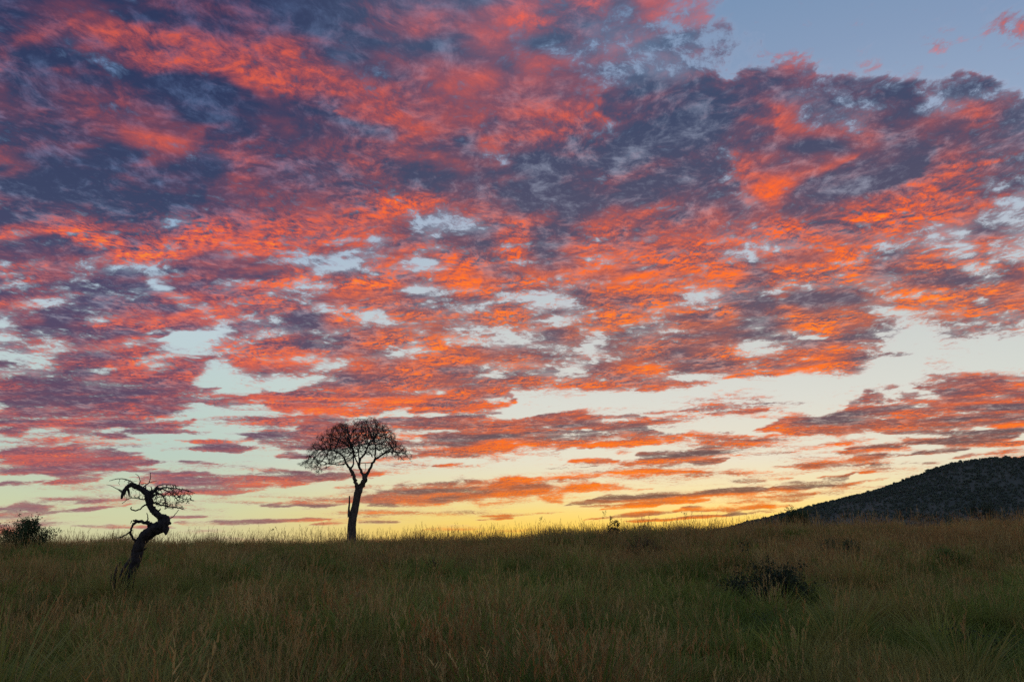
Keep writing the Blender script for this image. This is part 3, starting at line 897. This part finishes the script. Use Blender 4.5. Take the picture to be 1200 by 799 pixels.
# hill woodland
def crown_proto(k):
    B = Bits()
    n = 130
    d = rng.normal(size=(n, 3))
    d /= np.linalg.norm(d, axis=1)[:, None]
    d[:, 2] = np.abs(d[:, 2]) * .9 - .15
    lump = 1 + .3 * np.sin(d[:, 0] * 5 + k) * np.cos(d[:, 1] * 4 + k * 2)
    p = d * np.array([2.7, 2.7, 2.3]) * (lump * rng.uniform(.55, 1, n))[:, None]
    p[:, 2] += 2.6
    B.leaves(p, rng.uniform(1.0, 1.9, n), .8)
    B.tube([(0, 0, -1), (.2, .1, 1.4), (.1, -.1, 2.8)], [.25, .18, .1], 5)
    return B.build('bush_kind_%02d' % k, [M_HILLTREE], link=False)


M_HILLTREE = principled('hill_bush_leaf', lambda N: N.mix(N.n('ShaderNodeObjectInfo').outputs['Random'], (.088, .112, .095, 1), (.125, .142, .112, 1)), .95, .2)
n = 52000
X, Y = rng.uniform(90, 1250, n), rng.uniform(560, 1330, n)
Z = hill_h(X, Y)
prof = np.interp(X, H_X, H_Z)
keep = (Z > 3) & (rng.uniform(0, 1, n) < .30 + .7 * sstep(fbm(X / 45, Y / 45, 4, 50), .3, .62)) & (X < .66 * Y + 60)
X, Y, Z = X[keep], Y[keep], Z[keep]
sc = rng.uniform(.35, .65, len(X)) * (1 + .35 * (rng.uniform(0, 1, len(X)) < .08))
scatter('hill_woodland', np.stack([X, Y, Z - 2.1], -1), np.stack([0 * X, 0 * X, rng.uniform(0, 6.28, len(X))], -1),
        np.stack([sc, sc, sc * rng.uniform(.8, 1.2, len(X))], -1), rng.integers(0, 4, len(X)), [crown_proto(k) for k in range(4)],
        'dark bushes and low trees covering the hill')


# ------------------------------------------------------------------ trees
def smooth_path(pts, per=5):
    P = np.array(pts, float)
    P = np.vstack([2 * P[0] - P[1], P, 2 * P[-1] - P[-2]])
    out = []
    for i in range(1, len(P) - 2):
        for k in range(per):
            t = k / per
            out.append(.5 * (2 * P[i] + (P[i + 1] - P[i - 1]) * t + (2 * P[i - 1] - 5 * P[i] + 4 * P[i + 1] - P[i + 2]) * t ** 2
                             + (3 * P[i] - P[i - 1] - 3 * P[i + 1] + P[i + 2]) * t ** 3))
    out.append(P[-2])
    return np.array(out)


def limb(B, pts, sides=9, rough=.12, per=5, seed=0, wob=.0):
    """pts: (x, y, z, radius)"""
    P = smooth_path(pts, per)
    if wob:
        P[1:-1, :3] += rng.normal(0, wob, (len(P) - 2, 3)) * P[1:-1, 3:4]
    B.tube([tuple(p[:3]) for p in P], list(np.maximum(P[:, 3], .003)), sides, rough=rough, seed=seed)
    return P[:, :3]


def colonize(seeds, attr, step, di, dk, iters=70, bias=(0, 0, .0), jitter=.15):
    nodes = [tuple(s) for s in seeds]
    par = [-1] * len(nodes)
    attr = attr.copy()
    Nn = np.array(nodes)
    near_d = np.full(len(attr), 1e9)
    near_i = np.zeros(len(attr), int)
    first = 0
    for it in range(iters):
        new = Nn[first:]
        if len(new) == 0 or len(attr) == 0: break
        D = np.linalg.norm(attr[:, None, :] - new[None], axis=2)
        j = D.argmin(1)
        dm = D[np.arange(len(attr)), j]
        upd = dm < near_d
        near_d[upd], near_i[upd] = dm[upd], j[upd] + first
        keep = near_d > dk
        attr, near_d, near_i = attr[keep], near_d[keep], near_i[keep]
        act = near_d < di
        if not act.any(): break
        first = len(Nn)
        add, ap = [], []
        for ni in np.unique(near_i[act]):
            v = attr[act][near_i[act] == ni] - Nn[ni]
            v = (v / np.linalg.norm(v, axis=1)[:, None]).mean(0) + rng.normal(0, jitter, 3) + np.array(bias)
            v /= max(np.linalg.norm(v), 1e-6)
            add.append(Nn[ni] + v * step)
            ap.append(ni)
        Nn = np.vstack([Nn, add])
        par += [int(k) for k in ap]
    return Nn, np.array(par)


def grown(B, Nn, par, r_tip, power, rmax, nseed):
    n = len(Nn)
    kids = [[] for _ in range(n)]
    for k in range(nseed, n): kids[par[k]].append(k)
    acc = np.zeros(n)
    for k in range(n - 1, -1, -1):
        if not kids[k]: acc[k] = r_tip ** power
        if par[k] >= 0: acc[par[k]] += acc[k]
    rad = np.minimum(acc ** (1 / power), rmax)
    tips = []
    stack = [(k, c) for k in range(nseed) for c in kids[k]]
    while stack:
        a, b = stack.pop()
        pts, rr = [tuple(Nn[a])], [min(rad[b] * 1.05, rmax)]
        while True:
            pts.append(tuple(Nn[b]))
            rr.append(rad[b])
            if not kids[b]:
                tips.append(b)
                break
            ks = sorted(kids[b], key=lambda c: -acc[c])
            for c in ks[1:]: stack.append((b, c))
            b = ks[0]
        B.tube(pts, rr, 4 if rr[0] < .018 else 6, cap=False)
    return tips, rad


def crown_points(n, fn, box):
    lo, hi = np.array(box[0]), np.array(box[1])
    out = []
    while sum(len(a) for a in out) < n:
        p = rng.uniform(lo, hi, (n * 2, 3))
        out.append(p[fn(p)])
    return np.concatenate(out)[:n]


# the tall flat-topped tree
def tall_tree():
    S = .00888

    def c(zx, zy, y, w):
        return ((zx - 362) * S, y, (745 - zy) * S, w * S * .5)
    gz = float(terrain(-8.15, 42))
    t = empty('acacia_tree', (-8.15, 42.0, gz - .05), 'tall umbrella shaped tree with a forked trunk and bare twiggy crown on the skyline', 'tree')
    zb = 2.69 - (gz - .05)
    up = lambda P: [(x, y, z + zb, r) for x, y, z, r in P]
    B = Bits()
    limb(B, [(0, 0, -.3, .34), (0.0, 0, .12, .28)] + up([c(362, 740, 0, 52), c(361, 690, 0, 48), c(364, 640, .02, 47), c(372, 590, .05, 44), c(380, 540, .05, 41), c(387, 500, .03, 42), c(391, 480, .02, 30)]), 12, .10, seed=1)
    B.build('trunk', M_BARK, smooth=True, parent=t)
    seeds = []
    limbs = [
        [c(380, 505, .03, 26), c(382, 480, .0, 24), c(376, 448, -.1, 19), c(364, 415, -.15, 18), c(352, 385, -.2, 18), c(336, 360, -.3, 13), c(318, 335, -.4, 11), c(308, 305, -.5, 9), c(285, 283, -.6, 8), c(245, 266, -.7, 7), c(205, 262, -.8, 5)],
        [c(388, 505, .03, 34), c(398, 470, .1, 32), c(415, 435, .12, 28), c(425, 405, .15, 23), c(436, 380, .2, 15), c(452, 345, .25, 13), c(470, 310, .3, 12), c(500, 285, .4, 10), c(530, 266, .45, 9), c(575, 256, .5, 7), c(625, 264, .5, 5)],
        [c(422, 412, .15, 17), c(405, 390, .3, 15), c(385, 360, .4, 13), c(377, 325, .5, 12), c(386, 290, .6, 11), c(405, 262, .7, 10), c(415, 225, .8, 7)],
        [c(352, 388, -.2, 13), c(338, 372, 0, 10), c(345, 340, .3, 9), c(338, 300, .6, 8), c(330, 262, .8, 7), c(318, 225, 1.0, 6)],
        [c(470, 312, .3, 9), c(478, 280, .0, 8), c(484, 240, -.3, 7), c(478, 200, -.5, 6)],
        [c(405, 265, .7, 8), c(430, 262, .4, 7), c(450, 275, .1, 6), c(462, 295, .0, 5)],
        [c(318, 337, -.4, 8), c(300, 350, -.9, 6), c(270, 350, -1.2, 5), c(250, 352, -1.4, 4)],
        [c(377, 325, .5, 8), c(360, 280, 1.1, 7), c(345, 240, 1.5, 5)],
        [c(500, 285, .4, 7), c(540, 240, 1.0, 6), c(570, 215, 1.4, 5)],
        [c(385, 360, .4, 8), c(375, 310, -.5, 7), c(372, 260, -1.2, 6), c(360, 220, -1.5, 4)],
    ]
    for k, L in enumerate(limbs):
        B = Bits()
        P = limb(B, [(x, y, z, r * (1.12)) for x, y, z, r in up(L)], 8 if k < 3 else 6, .07, seed=k, wob=.22)
        B.build('limb', M_BARK, smooth=True, parent=t)
        seeds += list(P[len(P) // 3:])
    B = Bits()
    limb(B, up([c(346, 640, -.12, 22), c(343, 600, -.14, 14), c(344, 560, -.14, 11), c(342, 520, -.14, 8)]), 6, .15)
    B.build('broken_stub', M_BARK, smooth=True, parent=t)
    B = Bits()
    limb(B, up([c(382, 325, .3, 5), c(420, 328, .25, 4), c(458, 324, .25, 5)]), 5, .1)
    limb(B, up([c(417, 327, .25, 4), c(420, 360, .2, 3), c(416, 392, .2, 2)]), 4, .1)
    B.build('dead_stick', M_BARK, parent=t)

    ztop = zb + (745 - 78) * S

    def inside(p):
        x, y, z = p[:, 0], p[:, 1], p[:, 2] - zb
        zx = (x / S + 8) / .955 + 362
        top = np.interp(zx, [95, 130, 180, 250, 340, 430, 500, 570, 620, 665], [325, 225, 142, 96, 82, 58, 68, 108, 160, 238])
        bot = np.interp(zx, [95, 130, 200, 260, 330, 430, 500, 570, 630, 665], [362, 358, 335, 312, 285, 262, 270, 268, 300, 285])
        dep = np.clip(1 - (y / 2.25) ** 2, 0, 1)
        mid = (top + bot) / 2 + 30
        zy = 745 - z / S
        top2 = mid - (mid - top) * dep ** .5 * (.80 + .30 * vnoise(zx / 34, y * 2 + 5, 3))
        ok = (zy > top2) & (zy < bot + 10) & (dep > 0)
        shell = np.exp(-np.clip(zy - top2, 0, 400) / 105)
        lobes = fbm(x * 1.3 + 4, z * 1.6 + y, 3, 19)
        return ok & (rng.uniform(0, 1, len(x)) < shell * np.clip((lobes - .36) * 5.5, .05, 1))
    A = crown_points(7500, inside, ((-2.45, -2.25, zb + 3.3), (2.8, 2.25, zb + 6.1)))
    Nn, par = colonize(np.array(seeds), A, .075, .95, .085, 100, bias=(0, 0, .04), jitter=.22)
    B = Bits()
    tips, rad = grown(B, Nn, par, .0058, 2.35, .05, len(seeds))
    tag(B.build('twigs', M_TWIG, parent=t), kind='stuff')
    B = Bits()
    tp = Nn[tips]
    thin = np.where(rad < .009)[0]
    thin = thin[thin >= len(seeds)]
    P = Nn[thin]
    dens = fbm(P[:, 0] * 1.5 + 2, P[:, 2] * 1.9 + P[:, 1], 3, 23)
    wgt = np.clip((dens - .38) * 5, .06, 1) * (.35 + .65 * sstep(-P[:, 0], -2.2, 1.2))
    src = P[rng.choice(len(P), 36000, p=wgt / wgt.sum())] + rng.normal(0, .04, (36000, 3))
    B.leaves(src, rng.uniform(.022, .05, len(src)), .35)
    # bare hanging twiglets at the rim
    low = tp[rng.choice(len(tp), 900)]
    n = len(low)
    B.strips(low, rng.uniform(.06, .2, n), rng.uniform(0, 6.28, n), rng.uniform(.2, 1.2, n), rng.uniform(-.2, .4, n), np.full(n, .008), levels=(0, .5, 1))
    tag(B.build('leaves', M_ACACIA_LEAF, parent=t), kind='stuff')


tall_tree()


# the bent dead tree
def dead_tree():
    S = .00464
    ox, oy = -9.1, 20.0
    gz = float(terrain(ox, oy))
    zb = 1.21 - gz
    t = empty('dead_tree', (ox, oy, gz), 'bent dead tree with a hooked bare trunk and twiggy branches standing in the grass', 'tree')

    def c(zx, zy, y, w):
        return ((zx - 285) * S, y, (690 - zy) * S + zb, w * S * .5)
    B = Bits()
    P = limb(B, [c(258, 880, 0, 84), c(262, 800, 0, 74), c(268, 700, 0, 64), c(276, 640, 0, 57), c(288, 580, .0, 55), c(298, 530, .02, 52), c(306, 480, .03, 54), c(326, 436, .03, 56), c(362, 402, .02, 62), c(398, 384, .0, 64), c(424, 370, -.02, 54), c(438, 350, -.02, 46)], 14, .24, seed=2, wob=.06)
    limb(B, [c(412, 372, 0, 60), c(434, 388, -.02, 44), c(443, 405, -.04, 24), c(446, 420, -.05, 8)], 9, .2, seed=5)
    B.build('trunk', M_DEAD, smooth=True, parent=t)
    B = Bits()
    limb(B, [c(240, 880, -.15, 40), c(222, 760, -.18, 34), c(217, 690, -.2, 28), c(215, 630, -.18, 22), c(222, 590, -.15, 15), c(232, 556, -.12, 5)], 9, .42, seed=7)
    limb(B, [c(242, 720, -.2, 22), c(246, 640, -.15, 20), c(260, 580, -.1, 22), c(280, 540, -.02, 24)], 8, .35, seed=8)
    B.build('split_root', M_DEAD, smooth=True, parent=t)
    B = Bits()
    limb(B, [c(436, 370, -.02, 50), c(435, 343, -.02, 38), c(414, 330, -.02, 36), c(386, 318, 0, 31), c(360, 296, .02, 33), c(341, 268, .03, 30), c(329, 238, .03, 36), c(318, 212, .03, 35), c(292, 190, .02, 29), c(262, 173, 0, 29), c(236, 163, -.02, 24), c(214, 176, -.04, 21), c(203, 204, -.06, 19), c(196, 236, -.08, 10)], 11, .24, seed=3, wob=.10)
    limb(B, [c(215, 178, -.04, 16), c(222, 198, .0, 13), c(225, 222, .02, 7)], 6, .15)
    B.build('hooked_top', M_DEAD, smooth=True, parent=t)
    br = [
        [c(362, 372, 0, 26), c(345, 360, -.05, 20), c(322, 352, -.1, 17), c(296, 352, -.14, 15), c(280, 346, -.16, 8)],
        [c(296, 352, -.14, 13), c(284, 368, -.15, 12), c(272, 392, -.16, 11), c(272, 415, -.12, 12), c(286, 448, -.05, 12), c(300, 470, 0, 12)],
        [c(272, 404, -.16, 9), c(252, 420, -.2, 7), c(232, 432, -.24, 6), c(214, 436, -.26, 4)],
        [c(342, 362, -.05, 9), c(345, 335, -.06, 6), c(338, 308, -.08, 4)],
        [c(272, 348, -.16, 5), c(268, 362, -.18, 3)],
        [c(330, 256, .03, 10), c(314, 272, -.05, 8), c(298, 290, -.1, 7), c(276, 298, -.14, 7), c(260, 288, -.16, 6), c(262, 278, -.16, 4)],
        [c(262, 172, 0, 8), c(240, 148, -.1, 6), c(205, 136, -.2, 5), c(175, 138, -.28, 4), c(148, 148, -.34, 2.5)],
        [c(286, 186, 0, 8), c(300, 160, .1, 6), c(322, 144, .18, 4), c(344, 138, .22, 3)],
        [c(312, 152, .12, 5), c(317, 125, .12, 4), c(314, 96, .12, 3)],
        [c(262, 176, 0, 6), c(285, 150, -.1, 5), c(278, 120, -.14, 3), c(262, 108, -.16, 2)],
        [c(205, 205, -.06, 5), c(180, 190, -.14, 4), c(150, 172, -.22, 3), c(128, 166, -.26, 2)],
        [c(200, 215, -.06, 4), c(180, 205, .05, 3), c(160, 192, .1, 2)],
        [c(330, 216, .03, 26), c(345, 196, .08, 20), c(362, 182, .12, 12), c(395, 174, .2, 8), c(440, 178, .3, 6), c(490, 186, .35, 5), c(540, 202, .4, 3)],
        [c(338, 228, .03, 16), c(362, 214, .0, 12), c(385, 208, -.04, 10), c(415, 222, -.1, 7), c(432, 250, -.14, 6), c(440, 280, -.18, 4)],
        [c(342, 250, .03, 14), c(372, 258, .1, 9), c(408, 272, .2, 7), c(448, 276, .28, 6), c(492, 286, .34, 4)],
        [c(360, 205, .05, 9), c(352, 180, .1, 9), c(358, 172, .12, 6)],
        [c(330, 235, .03, 8), c(300, 238, -.05, 6), c(265, 232, -.12, 5), c(240, 238, -.16, 4), c(214, 262, -.2, 3)],
        [c(436, 340, -.02, 6), c(455, 335, .05, 5), c(472, 312, .1, 4), c(484, 290, .14, 3)],
        [c(345, 200, .05, 7), c(325, 178, .15, 5), c(318, 170, .2, 4)],
        [c(415, 176, .25, 6), c(440, 200, .3, 5), c(470, 225, .34, 4), c(540, 240, .38, 2.5)],
    ]
    br += [
        [c(306, 500, .05, 16), c(322, 494, .12, 11), c(334, 484, .16, 5)],
        [c(290, 560, .0, 14), c(272, 548, .06, 8), c(264, 536, .08, 3)],
        [c(372, 306, .05, 12), c(384, 294, .1, 8), c(389, 284, .12, 4)],
        [c(300, 192, .04, 11), c(304, 176, .06, 7), c(300, 166, .08, 3)],
        [c(398, 352, .05, 14), c(386, 342, .1, 9), c(380, 334, .12, 4)],
        [c(345, 205, .05, 9), c(380, 188, -.1, 7), c(425, 190, -.2, 6), c(470, 210, -.25, 5), c(512, 248, -.3, 3)],
        [c(350, 196, .06, 8), c(372, 170, .0, 6), c(410, 162, -.05, 4), c(470, 164, -.1, 3)],
    ]
    seeds = []
    for k, L in enumerate(br):
        B = Bits()
        Q = limb(B, L, 6 if L[0][3] > .02 else 5, .1, seed=k, wob=.35)
        B.build('branch', M_DEAD, smooth=True, parent=t)
        if k in (12, 13, 14, 15, 19, 25, 26): seeds += list(Q[2:])
        if k in (6, 7, 10, 16): seeds += list(Q[3:])

    def ins(p):
        zx, zy = p[:, 0] / S + 285, 690 - (p[:, 2] - zb) / S
        a = ((zx - 438) / 118) ** 2 + ((zy - 226) / 70) ** 2 + (p[:, 1] / .55) ** 2 < 1
        b = ((zx - 240) / 85) ** 2 + ((zy - 190) / 62) ** 2 + (p[:, 1] / .4) ** 2 < 1
        return a | (b & (rng.uniform(0, 1, len(zx)) < .22))
    A = crown_points(850, ins, ((-.75, -.5, zb + 1.6), (1.25, .7, zb + 2.75)))
    Nn, par = colonize(np.array(seeds), A, .042, .5, .048, 60, jitter=.38)
    B = Bits()
    grown(B, Nn, par, .0046, 2.4, .016, len(seeds))
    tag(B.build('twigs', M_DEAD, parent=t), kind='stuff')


dead_tree()


# ------------------------------------------------------------------ shrubs and single weeds
def shrub(name, x, y, w, h, nleaf, leaf, mat, label, cat='shrub', nst=26, sink=0.0, hollow=.35, shape=.5, parts=('stems', 'foliage'), group=None):
    gz = float(terrain(x, y))
    t = empty(name, (x, y, gz - .03), label, cat, group)
    B, F = Bits(), Bits()
    ends = []
    for k in range(nst):
        a, q = random.uniform(0, 6.28), random.uniform(0, 1) ** .6
        hh = h * (1 - shape * q ** 2) * random.uniform(.7, 1.04)
        ex, ey = math.cos(a) * q * w / 2, math.sin(a) * q * w / 2
        pts = [(ex * .12, ey * .12, -.1), (ex * .45 + random.uniform(-.04, .04) * w, ey * .45, hh * .45), (ex * .85, ey * .85, hh * .8), (ex, ey, hh)]
        r0 = .010 + .008 * h * random.random()
        P = smooth_path([(*p, r) for p, r in zip(pts, (r0, r0 * .75, r0 * .5, .003))], 3)
        B.tube([tuple(p[:3]) for p in P], list(P[:, 3]), 5, cap=False)
        for j in range(4):
            i0 = random.randrange(len(P) // 3, len(P))
            p0 = P[i0, :3]
            d = rng.normal(0, .13 * w, 3)
            p1 = p0 + d * np.array([1, 1, .7]) + np.array([0, 0, .05 * h])
            B.tube([tuple(p0), tuple((p0 + p1) / 2 + rng.normal(0, .02, 3)), tuple(p1)], [.005, .004, .0025], 4, cap=False)
            ends.append(p1)
            ends.append((p0 + p1) / 2)
        ends.append(P[-1, :3])
    B.build(parts[0], M_TWIG, parent=t)
    E = np.array(ends)
    src = E[rng.integers(0, len(E), nleaf)] + rng.normal(0, .055 * w ** .5, (nleaf, 3))
    src[:, 2] = np.maximum(src[:, 2], .02)
    F.leaves(src, rng.uniform(leaf * .6, leaf * 1.3, nleaf), .5)
    tag(F.build(parts[1], mat, parent=t), kind='stuff')
    return t


shrub('round_bush', -25.9, 44, 2.5, 1.95, 9000, .09, M_BUSH_LEAF, 'round leafy green bush on the skyline at the far left', 'bush', nst=34)
shrub('small_shrub', 5.25, 43, .7, 1.55, 700, .09, M_DARK_LEAF, 'little dark leafy shrub sticking up from the skyline grass right of centre', nst=9, shape=.3)
shrub('hill_foot_bush', 19.9, 57, 2.7, 2.2, 7000, .10, M_BUSH_LEAF, 'rounded green bush in front of the left foot of the hill', 'bush', nst=26)
shrub('dark_shrub', 30.9, 54, 1.7, 2.3, 1500, .09, M_DARK_LEAF, 'thin dark shrub against the hill near the right edge', nst=16, shape=.25)
shrub('low_shrub', 5.85, 18.6, 1.9, 1.05, 8000, .06, M_DARK_LEAF, 'broad dark low shrub in the grass at the lower right', nst=34)
shrub('leafy_shrub', 11.8, 30, 1.5, 1.15, 2600, .06, M_BUSH_LEAF, 'upright green shrub in the grass below the left foot of the hill', nst=24)
shrub('leafy_weed', 13.7, 26, 1.1, .95, 1500, .07, M_GREEN_LEAF, 'bright yellow green weed in the grass at the right', 'weed', nst=18)
shrub('dark_weed', -2.5, 26, .5, .75, 380, .055, M_DARK_LEAF, 'narrow dark weed in the grass right of the tall tree', 'weed', nst=12, shape=.2)
shrub('slim_weed', -7.6, 28, .5, .75, 320, .055, M_DARK_LEAF, 'small dark weed in the grass between the two trees', 'weed', nst=12, shape=.2)
shrub('brown_shrub', 5.3, 34, 1.5, .95, 1600, .05, M_BROWN_LEAF, 'low reddish brown shrub just below the skyline right of centre', nst=24)
shrub('creeping_shrub', 6.7, 12.6, 1.3, .45, 2000, .045, M_DARK_LEAF, 'flat dark shrub in the grass at the bottom right', nst=34)
shrub('pale_weed', 4.3, 14.5, .7, .6, 700, .05, M_BUSH_LEAF, 'small pale green weed among the grass at the bottom right of centre', 'weed', nst=14)


def tall_weed(x, y, h, label, fork=5, seed=0):
    gz = float(terrain(x, y))
    t = empty('tall_weed', (x, y, gz - .03), label, 'weed')
    B, F = Bits(), Bits()
    P = limb(B, [(0, 0, 0, .007), (.02, 0, h * .4, .006), (-.01, .01, h * .75, .005), (.03, 0, h, .003)], 5, 0)
    for k in range(fork):
        p = P[len(P) * 2 // 3 + (k * len(P) // 3) // fork]
        a = random.uniform(0, 6.28)
        e = (p[0] + math.cos(a) * .14, p[1] + math.sin(a) * .14, p[2] + .16)
        B.tube([tuple(p), ((p[0] + e[0]) / 2, (p[1] + e[1]) / 2, p[2] + .05), e], [.004, .003, .002], 4, cap=False)
        F.leaves(np.array([e]) + rng.normal(0, .02, (14, 3)), .035, .5)
    F.leaves(np.array([P[-1]]) + rng.normal(0, .025, (26, 3)), .04, .5)
    B.build('stem', M_TWIG, parent=t)
    tag(F.build('flower_head', M_BROWN_LEAF, parent=t), kind='stuff')


tall_weed(9.0, 43, 1.55, 'single tall dry weed rising highest above the skyline grass, left of the hill')
tall_weed(4.7, 42.5, 1.75, 'dry weed with a branching flat head above the small shrub on the skyline')
tall_weed(1.5, 43, 1.5, 'dry branching weed above the skyline grass right of the picture centre')
tall_weed(-12.2, 42, 1.35, 'dry weed standing out of the skyline grass between the dead tree and the tall tree')
